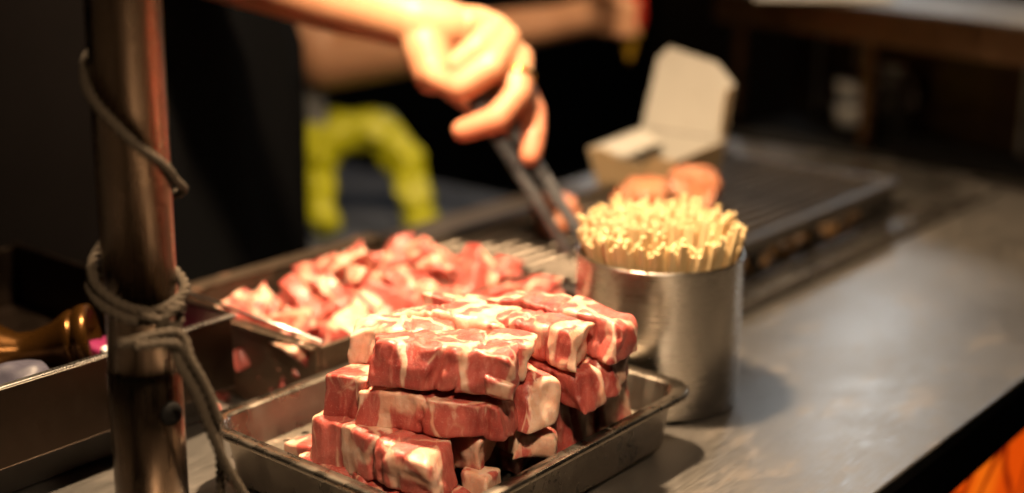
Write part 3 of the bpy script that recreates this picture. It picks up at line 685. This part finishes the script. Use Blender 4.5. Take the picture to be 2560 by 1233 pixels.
# --- the cook with the tongs
hip, neck = (.765, 1.245, .02), (.765, 1.215, .56); rsh, lsh = (.585, 1.225, .50), (.945, 1.225, .50)
ch, el, hd = body_chains(hip, neck, rsh, lsh, (0, -1, 0))
elbow, wrist = (.765, 1.045, .312), (.839, .815, .248)
ch.append([(rsh, .060), ((.68, 1.13, .38), .052), (elbow, .046)])
ch.append([(elbow, .043), ((.785, .985, .297), .042), ((.815, .895, .267), .0325), (wrist, .0255)])
ch.append([(wrist, .0255), ((.858, .797, .243), .024)])
for a, b in (((.845, .808, .245), (.879, .776, .246)), ((.846, .806, .236), (.886, .770, .234)), ((.846, .806, .226), (.898, .765, .219)), ((.846, .803, .218), (.904, .760, .200))):
    ch.append([(a, .018), (b, .0145)])
fr = .0118
ch.append([((.879, .776, .246), .0142), ((.868, .746, .244), .0126), ((.841, .743, .231), .0118), ((.8245, .753, .2175), .0105)])      # little finger
ch.append([((.886, .770, .234), .0142), ((.872, .738, .236), .0130), ((.843, .731, .214), .0128), ((.824, .747, .199), .0125), ((.818, .770, .206), .0115)])      # fourth finger
ch.append([((.899, .764, .219), .0142), ((.882, .731, .219), .0122), ((.862, .717, .192), .0126), ((.842, .723, .1725), .0122), ((.825, .746, .1630), .0105)])      # middle finger
ch.append([((.905, .758, .200), .0142), ((.898, .730, .170), .0120), ((.878, .713, .155), .0112), ((.868, .708, .1390), .0100)])      # index finger
ch.append([((.836, .800, .228), .020), ((.832, .786, .206), .0185)])      # heel of the palm
ch.append([((.850, .803, .218), .018), ((.868, .796, .190), .0140), ((.886, .780, .170), .0120), ((.897, .758, .152), .0100)])      # thumb
ch.append([(lsh, .060), ((.995, 1.285, .25), .046), ((1.0, 1.245, .02), .030), ((1.0, 1.225, -.05), .030)])
for k in range(4): ch.append([((1.0, 1.25 - .018 * k, -.06), .012), ((1.0, 1.245 - .018 * k, -.11), .0105), ((.99, 1.24 - .017 * k, -.145), .009)])
ch.append([((.995, 1.195, -.03), .014), ((.98, 1.175, -.07), .0115), ((.975, 1.175, -.10), .010)])
t, body, L = person('person', 'cook in black clothes reaching in with a bare arm and gripping steel tongs', dict(foot=(.765, 1.245, -.878), chains=ch, ell=el))
fl = body.data.attributes.new('flush', 'FLOAT', 'POINT')     # blood in knuckles and finger tips
hc = Vector((.86, .74, .20)) - Vector((.765, 1.245, -.878)); fl.data.foreach_set('value', [max(0., min(1., (hc.z + .035 - v.co.z) / .075)) if (v.co - hc).length < .12 else .15 for v in body.data.vertices])
def garment(name, mat, chains, ell=(), par=t, vox=.008, amp=.004):
    bm = bmesh.new()
    for pts in chains: chain(bm, [(L(p), r) for p, r in pts])
    for c_, r in ell: ellipsoid(bm, L(c_), r)
    return fuse(name, bm, mat, vox, par, 4, lambda c_: NV(c_ * 14) * amp)
def clothes(hip, neck, rsh, lsh, relb, lelb, f, mat1, mat2, par, trim=.62):
    hip, neck, rsh, lsh, f, relb, lelb = map(Vector, (hip, neck, rsh, lsh, f, relb, lelb)); s = (rsh - lsh).normalized(); mid = hip.lerp(neck, .45); up = hip.lerp(neck, .78); top = neck - Vector((0, 0, .035))
    garment('shirt', mat1, [[(hip, .145), (mid, .14), (up, .14), (top, .066)], [(hip + s * .06, .133), (hip - s * .06, .133)], [(up + s * .09, .113), (up - s * .09, .113)], [(mid + s * .05, .130), (mid - s * .05, .130)],
            [(lsh, .070), (neck - Vector((0, 0, .055)), .068), (rsh, .070)], [(rsh, .072), (rsh.lerp(relb, trim), .066)], [(lsh, .072), (lsh.lerp(lelb, trim), .066)]], par=par)
    lg = []
    for sg in (1, -1):
        h = hip + s * .09 * sg; lg.append([(h, .10), (Vector((h.x, h.y, -.40)) + f * .02, .074), (Vector((h.x, h.y, -.76)), .066)])
    garment('trousers', mat2, lg + [[(hip + s * .06, .128), (hip - s * .06, .128)]], par=par, vox=.010)
    # apron: a curved bib and skirt in front of the torso
    bm = bmesh.new(); rows = []
    for i in range(22):
        z = neck.z - .12 - i * .042; w = .12 + min(1, i / 6) * .10; row = []
        for k in range(13):
            a = (k / 12 - .5) * 2; c0 = hip.lerp(neck, max(0., min(1., (z - hip.z) / (neck.z - hip.z)))) ; c0.z = z
            row.append(c0 + s * a * w + f * (.158 + .012 * math.sin(k * 1.9 + i * .15) * min(1, i / 8) - .055 * a * a) - F0)
        rows.append(row)
    V_ = [[bm.verts.new(p) for p in r_] for r_ in rows]
    for a, b in zip(V_, V_[1:]):
        for k in range(12): bm.faces.new((a[k], a[k + 1], b[k + 1], b[k]))
    ap = from_bm('apron', bm, M['cloth_black'], par, True); m_ = ap.modifiers.new('thick', 'SOLIDIFY'); m_.thickness = .004
def hair(hd, f, par):
    bm = bmesh.new(); hd = Vector(hd); f = Vector(f); ellipsoid(bm, L(hd - f * .012 + Vector((0, 0, .022))), (.086, .092, .102)); ellipsoid(bm, L(hd - f * .035 - Vector((0, 0, .03))), (.074, .066, .08))
    fuse('hair', bm, M['hair'], .006, par, 3, lambda c_: NV(c_ * 60) * .004)
F0 = Vector((.765, 1.245, -.878))
clothes(hip, neck, rsh, lsh, elbow, (.995, 1.285, .25), (0, -1, 0), M['cloth_black'], M['cloth_navy'], t); hair(hd, (0, -1, 0), body)
for sg in (-1, 1):
    e_ = Vector(hd) + Vector((.031 * sg, -.079, .012)); bm = bmesh.new(); ellipsoid(bm, L(e_), (.012, .008, .008)); from_bm('eye', bm, M['hair'], body, True)
# gold ring on the middle finger
a_, b_ = Vector((.882, .731, .219)), Vector((.862, .717, .192)); bm = bmesh.new(); mt = Matrix.Translation(a_.lerp(b_, .52)) @ (b_ - a_).to_track_quat('Z', 'Y').to_matrix().to_4x4()
lathe(bm, [(.0122, -.0028), (.0136, -.0026), (.0139, 0), (.0136, .0026), (.0122, .0028)], 36, mt, False, False)
tag(from_bm('finger_ring', bm, M['gold'], None, True), 'gold ring on a finger of the hand holding the tongs', 'ring')
# --- tongs: two sprung arms joined at the hinge
tg = empty('tongs', (.88, .668, .06)); tag(tg, 'long steel tongs held in the fist, pointing down to the grill', 'tongs'); T0 = Vector((.88, .668, .06))
def tong_arm(p0, p1, off, wid, bow):
    p0, p1 = Vector(p0), Vector(p1); d = (p1 - p0).normalized(); nrm = Vector(off).normalized(); s = d.cross(nrm).normalized(); bm = bmesh.new(); rows = []
    for i in range(25):
        t_ = i / 24; c_ = p0.lerp(p1, t_) + nrm * bow * math.sin(math.pi * min(1, t_ * 1.0)) ; w = wid * (1 - .35 * t_ + (.35 * max(0, (t_ - .85) / .15)))
        prof = [(-1, .0035), (-.8, .0008), (0, 0), (.8, .0008), (1, .0035), (1, .0050), (.8, .0022), (0, .0014), (-.8, .0022), (-1, .0050)]
        rows.append([c_ + s * a * w - nrm * b - T0 for a, b in prof])
    loft(bm, rows, cap0=True, cap1=True); return from_bm('arm', bm, M['tong'], tg)
side = Vector((.643, -.766, 0))
tong_arm((.850, .764, .196), (.8765, .6720, .058), Vector((-.70, -.60, .36)), .0070, .002)
tong_arm((.868, .764, .204), (.893, .664, .062), Vector((-.70, -.60, .36)), .0075, -.002)
bm = bmesh.new(); lathe(bm, [(.006, -.012), (.0085, -.011), (.0085, .011), (.006, .012)], 20, Matrix.Translation(Vector((.856, .760, .197)) - T0) @ (Vector((.5, .4, .75))).to_track_quat('Z', 'Y').to_matrix().to_4x4()); from_bm('hinge', bm, M['tong'], tg, True)
# --- second worker behind, reaching to the right
hip2, neck2 = (1.20, 1.86, .02), (1.24, 1.82, .56); rsh2, lsh2 = (1.10, 1.70, .50), (1.38, 1.94, .50)
f2 = Vector((.64, -.77, 0)); rsh2, lsh2 = Vector(neck2) + Vector((-.77, -.64, 0)) * .18 + Vector((0, 0, -.06)), Vector(neck2) - Vector((-.77, -.64, 0)) * .18 + Vector((0, 0, -.06))
ch, el, hd2 = body_chains(hip2, neck2, rsh2, lsh2, f2)
e2, w2 = Vector((1.315, 1.455, .105)), Vector((1.508, 1.185, .160))
ch.append([(rsh2, .058), (Vector(rsh2).lerp(e2, .5), .05), (e2, .044)]); ch.append([(e2, .044), (e2.lerp(w2, .3), .042), (e2.lerp(w2, .75), .032), (w2, .026)])
pm = Vector((1.542, 1.125, .176)); ch.append([(w2, .026), (pm, .026)])
for k in range(4): a_ = pm + Vector((-.004, -.004, .018 - .013 * k)); ch.append([(a_, .012), (a_ + Vector((.014, -.038, .002)), .010), (a_ + Vector((-.012, -.056, 0)), .0095), (a_ + Vector((-.030, -.046, 0)), .0085)])
ch.append([(pm + Vector((-.012, .004, .02)), .013), (pm + Vector((-.024, -.024, .028)), .010), (pm + Vector((-.020, -.046, .026)), .009)])
le2 = lsh2 + Vector((.10, -.05, -.26)); ch.append([(lsh2, .058), (le2, .044), (le2 + Vector((.12, -.16, -.08)), .030), (le2 + Vector((.15, -.22, -.08)), .028)])
for k in range(4): a_ = le2 + Vector((.15, -.22, -.065 - .013 * k)); ch.append([(a_, .012), (a_ + Vector((.03, -.03, -.005)), .010), (a_ + Vector((.03, -.055, -.015)), .009)])
ch.append([(le2 + Vector((.14, -.21, -.06)), .013), (le2 + Vector((.13, -.26, -.055)), .010)])
F0 = Vector((1.20, 1.86, -.878))
t2, body2, L = person('person', 'second worker behind the cook, dim bare forearm stretched out holding a red bottle', dict(foot=F0, chains=ch, ell=el, voxel=.0045))
clothes(hip2, neck2, rsh2, lsh2, e2, le2, f2, M['cloth_navy'], M['cloth_black'], t2); hair(hd2, f2, body2)
for sg in (-1, 1):
    e_ = Vector(hd2) + f2 * .079 + Vector((-.77, -.64, 0)) * .031 * sg + Vector((0, 0, .012)); bm = bmesh.new(); ellipsoid(bm, L(e_), (.010, .010, .008)); from_bm('eye', bm, M['hair'], body2, True)
# red squeeze bottle in that hand
rb = empty('squeeze_bottle', (1.535, 1.075, .10)); tag(rb, 'red squeeze bottle with yellow tip in the second worker\'s hand', 'bottle')
bm = bmesh.new(); lathe(bm, [(.013, .055), (.0175, .06), (.019, .07), (.019, .150), (.016, .165), (.006, .168)], 28); bb_ = from_bm('bottle_body', bm, M['red'], rb, True)
bm = bmesh.new(); lathe(bm, [(.002, .012), (.0045, .02), (.010, .045), (.0145, .048), (.0145, .056), (.010, .057)], 24); from_bm('tip', bm, M['yellow_cap'], bb_, True)

# ------------------------------------------------------------------ paper box and cooked meat on the grill
pb = empty('paper_box', (1.08, .76, .055)); tag(pb, 'open white paperboard takeaway box with its lid standing up on the grill', 'box'); pb.rotation_euler = (0, 0, R(3)); pb.scale = (.80, .74, .80); pb.location = (1.105, .772, .0555)
def sheet(name, quad, mat, th=.0012, par=pb, extra=None):
    q = [Vector(p) for p in quad]; nrm = (q[1] - q[0]).cross(q[2] - q[0]).normalized() * th; bm = bmesh.new()
    a = [bm.verts.new(p) for p in q]; b = [bm.verts.new(p + nrm) for p in q]; n = len(q)
    bm.faces.new(a[::-1]); bm.faces.new(b)
    for k in range(n): bm.faces.new((a[k], a[(k + 1) % n], b[(k + 1) % n], b[k]))
    return from_bm(name, bm, mat, par)
sheet('base', [(0, -.075, .001), (.105, -.075, .001), (.105, .05, .001), (0, .05, .001)], M['cardboard_white'])
sheet('front_wall', [(0, -.075, .0015), (0, .05, .0015), (-.012, .058, .050), (-.012, .028, .052), (-.010, .012, .040), (-.010, -.030, .038), (-.012, -.045, .050), (-.012, -.083, .050)], M['cardboard_tan'])
sheet('side_wall', [(0, .051, .0015), (.105, .051, .0015), (.117, .060, .056), (-.011, .060, .050)], M['cardboard_white'])
sheet('side_wall', [(.105, -.076, .0015), (0, -.076, .0015), (-.011, -.084, .050), (.117, -.084, .056)], M['cardboard_tan'])
sheet('back_wall', [(.106, .05, .0015), (.106, -.075, .0015), (.118, -.082, .056), (.118, .059, .056)], M['cardboard_white'])
sheet('inner_flap', [(.002, .052, .0505), (.112, .052, .0565), (.100, .012, .046), (.012, .016, .040)], M['cardboard_white'])
ld_ = sheet('lid', [(.119, .058, .057), (.119, -.081, .057), (.136, -.081, .126), (.139, -.050, .152), (.143, .030, .166), (.141, .048, .150)], M['cardboard_white'])
sheet('lid_flap', [(.1175, -.081, .058), (.092, -.086, .062), (.104, -.086, .122), (.1345, -.081, .124)], M['cardboard_tan'], par=ld_)
ck = [meat_mesh('cooked_piece', l, w, h, 500 + k, M['cooked'], r0=.008, seg=.0035, rough=2.2, groove=1) for k, (l, w, h) in enumerate(((.06, .034, .024), (.046, .040, .036), (.036, .028, .024), (.034, .018, .016)))]
for k, x, y, z, e, lb in ((0, 1.055, .712, .067, (0, .1, .7), 'long pale grilled meat piece on the bars in front of the paper box'), (1, 1.075, .672, .074, (.3, .2, 2.), 'thick rounded grilled meat piece just behind the skewer tips'),
                          (2, .945, .742, .066, (0, 0, 1.), 'small rounded grilled meat piece left of the tongs'), (3, .936, .716, .063, (0, .2, 2.4), 'little grilled meat scrap touching the tong tips')):
    o = link(bpy.data.objects.new('grilled_meat', ck[k])); o.location = (x, y, z); o.rotation_euler = e; tag(o, lb, 'meat', 'grilled meat pieces on the bars')

# ------------------------------------------------------------------ shelf and things at the back right
sh = empty('back_shelf', (1.65, .78, 0)); tag(sh, 'raised steel shelf, browned for its warm reflection, on thin legs crossing the upper right background', 'shelf'); sh.rotation_euler = (0, 0, R(-19))
boxo('shelf_board', (-.006, -.60, .152), (.19, .305, .196), M['shelf'], sh, .002); boxo('top_sheet', (-.010, -.61, .1965), (.195, .315, .2005), M['shelf_top'], sh, .001)
for y in (-.42, .015, .28): boxo('leg', (.02, y - .007, .0052), (.034, y + .007, .1515), M['shelf'], sh, .001)
bm = bmesh.new(); box(bm, (-.12, -.09, 0), (.12, .09, .0035), .001); o = from_bm('paper_sheet', bm, M['cardboard_white'], None, False, (1.745, .90, .2027)); o.rotation_euler = (0, 0, R(30)); tag(o, 'stack of pale paper lying on the raised shelf', 'paper')
def tub(x, y, z, lb):
    t_ = empty('plastic_tub', (x, y, z)); tag(t_, lb, 'tub', 'white tubs under the shelf')
    bm = bmesh.new(); lathe(bm, [(.022, 0), (.026, .028), (.026, .030), (.022, .03)], 28); tb_ = from_bm('tub_body', bm, M['whiteplastic'], t_, True)
    bm = bmesh.new(); lathe(bm, [(.0268, .0302), (.028, .031), (.028, .035), (.024, .036)], 28); from_bm('lid', bm, M['bluegrey'], tb_, True)
tub(1.835, .882, .0052, 'lower white plastic tub stacked below the shelf'); tub(1.835, .882, .0425, 'upper white plastic tub of the stack below the shelf')
ab = empty('amber_highlight', (1.875, .808, .0052)); tag(ab, 'slim amber bottle shape put in for the highlight on the steel pot', 'bottle')  # amber shape put in for the highlight at the pot's right side
bm = bmesh.new(); lathe(bm, [(.012, 0), (.0125, .004), (.0125, .075), (.006, .09), (.006, .105)], 24); bb_ = from_bm('bottle_body', bm, M['amber'], ab, True)
bm = bmesh.new(); lathe(bm, [(.0068, .1052), (.0068, .117), (.005, .118)], 20); from_bm('cap', bm, M['yellow_cap'], bb_, True)
sp2 = empty('steel_pot', (1.795, .800, .0052)); tag(sp2, 'tall steel pot in the dark below the raised shelf', 'pot')
bm = bmesh.new(); lathe(bm, [(.030, 0), (.032, .003), (.032, .098), (.034, .100), (.034, .102), (.030, .102), (.030, .006)], 40); pw_ = from_bm('pot_wall', bm, M['cup'], sp2, True)
bm = bmesh.new(); tube(bm, spline([(-.018, -.027, .085), (-.03, -.042, .075), (-.03, -.042, .045), (-.018, -.027, .035)], 6), .003, 8); from_bm('handle', bm, M['darksteel'], pw_, True)
yp = empty('sauce_packet', (1.905, .655, .0052)); tag(yp, 'yellow and red packet at the right edge below the shelf', 'packet')
pk_ = boxo('packet_body', (-.02, -.03, 0), (.02, .03, .085), M['yellow_cap'], yp, .004); boxo('packet_label', (-.0215, -.022, .035), (-.0203, .022, .075), M['red'], pk_, .0004)
boxo('steel_plate', (1.375, .60, .0008), (1.62, .80, .006), M['steel'], None, .002); tag(bpy.data.objects['steel_plate'], 'flat bright steel plate on the counter past the end of the grill', 'plate')

boxo('darkening_sheet', (1.64, .50, .0008), (2.395, .985, .0050), M['rubber'], None, .001); tag(bpy.data.objects['darkening_sheet'], 'black sheet added to darken the counter under the raised shelf', 'mat')  # added sheet: its black replaces the dark reflection in the far counter
cb_ = empty('equipment_cabinet', (1.655, .78, 0), R(-19)); tag(cb_, 'black equipment cabinet with thin pale strips for glints below the raised shelf', 'cabinet')
boxo('cabinet_body', (.150, -.60, .0055), (.19, .30, .150), M['cabinet'], cb_, .002)
for y in (-.50, -.33, -.14, .16, .24): boxo('trim', (.1465, y - .004, .010), (.1495, y + .004, .148), M['shelf_top'], cb_, .0008)  # pale strips put in as the vertical glints on dim equipment
# table behind the cook with the yellow bag and cloth
tb = empty('back_table', (1.38, 1.50, -.878)); tag(tb, 'low blue grey table in the dark behind the grill', 'table')
boxo('table_top', (-.22, -.17, .690), (.30, .40, .715), M['bluegrey'], tb, .004)
for x, y in ((-.19, -.14), (.27, -.14), (-.19, .37), (.27, .37)): boxo('leg', (x - .02, y - .02, .0008), (x + .02, y + .02, .6895), M['bluegrey'], tb, .002)
bm = bmesh.new(); Yz = -.012
chain(bm, [((1.318, 1.492, -.010), .026), ((1.312, 1.480, -.060), .028), ((1.306, 1.470, -.110), .026), ((1.302, 1.462, -.136), .024)])
chain(bm, [((1.315, 1.480, -.045), .03), ((1.345, 1.462, -.004), .030), ((1.385, 1.420, -.004), .030), ((1.402, 1.388, -.045), .030), ((1.398, 1.360, -.100), .028), ((1.396, 1.352, -.136), .026)])
o = fuse('yellow_bag', bm, M['yellow'], .005, None, 5, lambda c_: NV(c_ * 32) * .008); tag(o, 'blurred yellow green plastic bag arching over the back table', 'bag')
bm = bmesh.new(); rows = []
for i in range(14):
    z = .20 - i * .017; rows.append([bm.verts.new((1.300 + .026 * a + .004 * math.sin(i * .7 + a * 4), 1.50 - .031 * a + .004 * math.cos(i + a * 5), z)) for a in [k / 5 - 1 for k in range(11)]])
for a, b in zip(rows, rows[1:]):
    for k in range(10): bm.faces.new((a[k], a[k + 1], b[k + 1], b[k]))
o = from_bm('grey_towel', bm, M['cloth_grey'], None, True); m_ = o.modifiers.new('thick', 'SOLIDIFY'); m_.thickness = .004; tag(o, 'grey towel hanging at the second worker\'s hip above the yellow bag', 'towel')

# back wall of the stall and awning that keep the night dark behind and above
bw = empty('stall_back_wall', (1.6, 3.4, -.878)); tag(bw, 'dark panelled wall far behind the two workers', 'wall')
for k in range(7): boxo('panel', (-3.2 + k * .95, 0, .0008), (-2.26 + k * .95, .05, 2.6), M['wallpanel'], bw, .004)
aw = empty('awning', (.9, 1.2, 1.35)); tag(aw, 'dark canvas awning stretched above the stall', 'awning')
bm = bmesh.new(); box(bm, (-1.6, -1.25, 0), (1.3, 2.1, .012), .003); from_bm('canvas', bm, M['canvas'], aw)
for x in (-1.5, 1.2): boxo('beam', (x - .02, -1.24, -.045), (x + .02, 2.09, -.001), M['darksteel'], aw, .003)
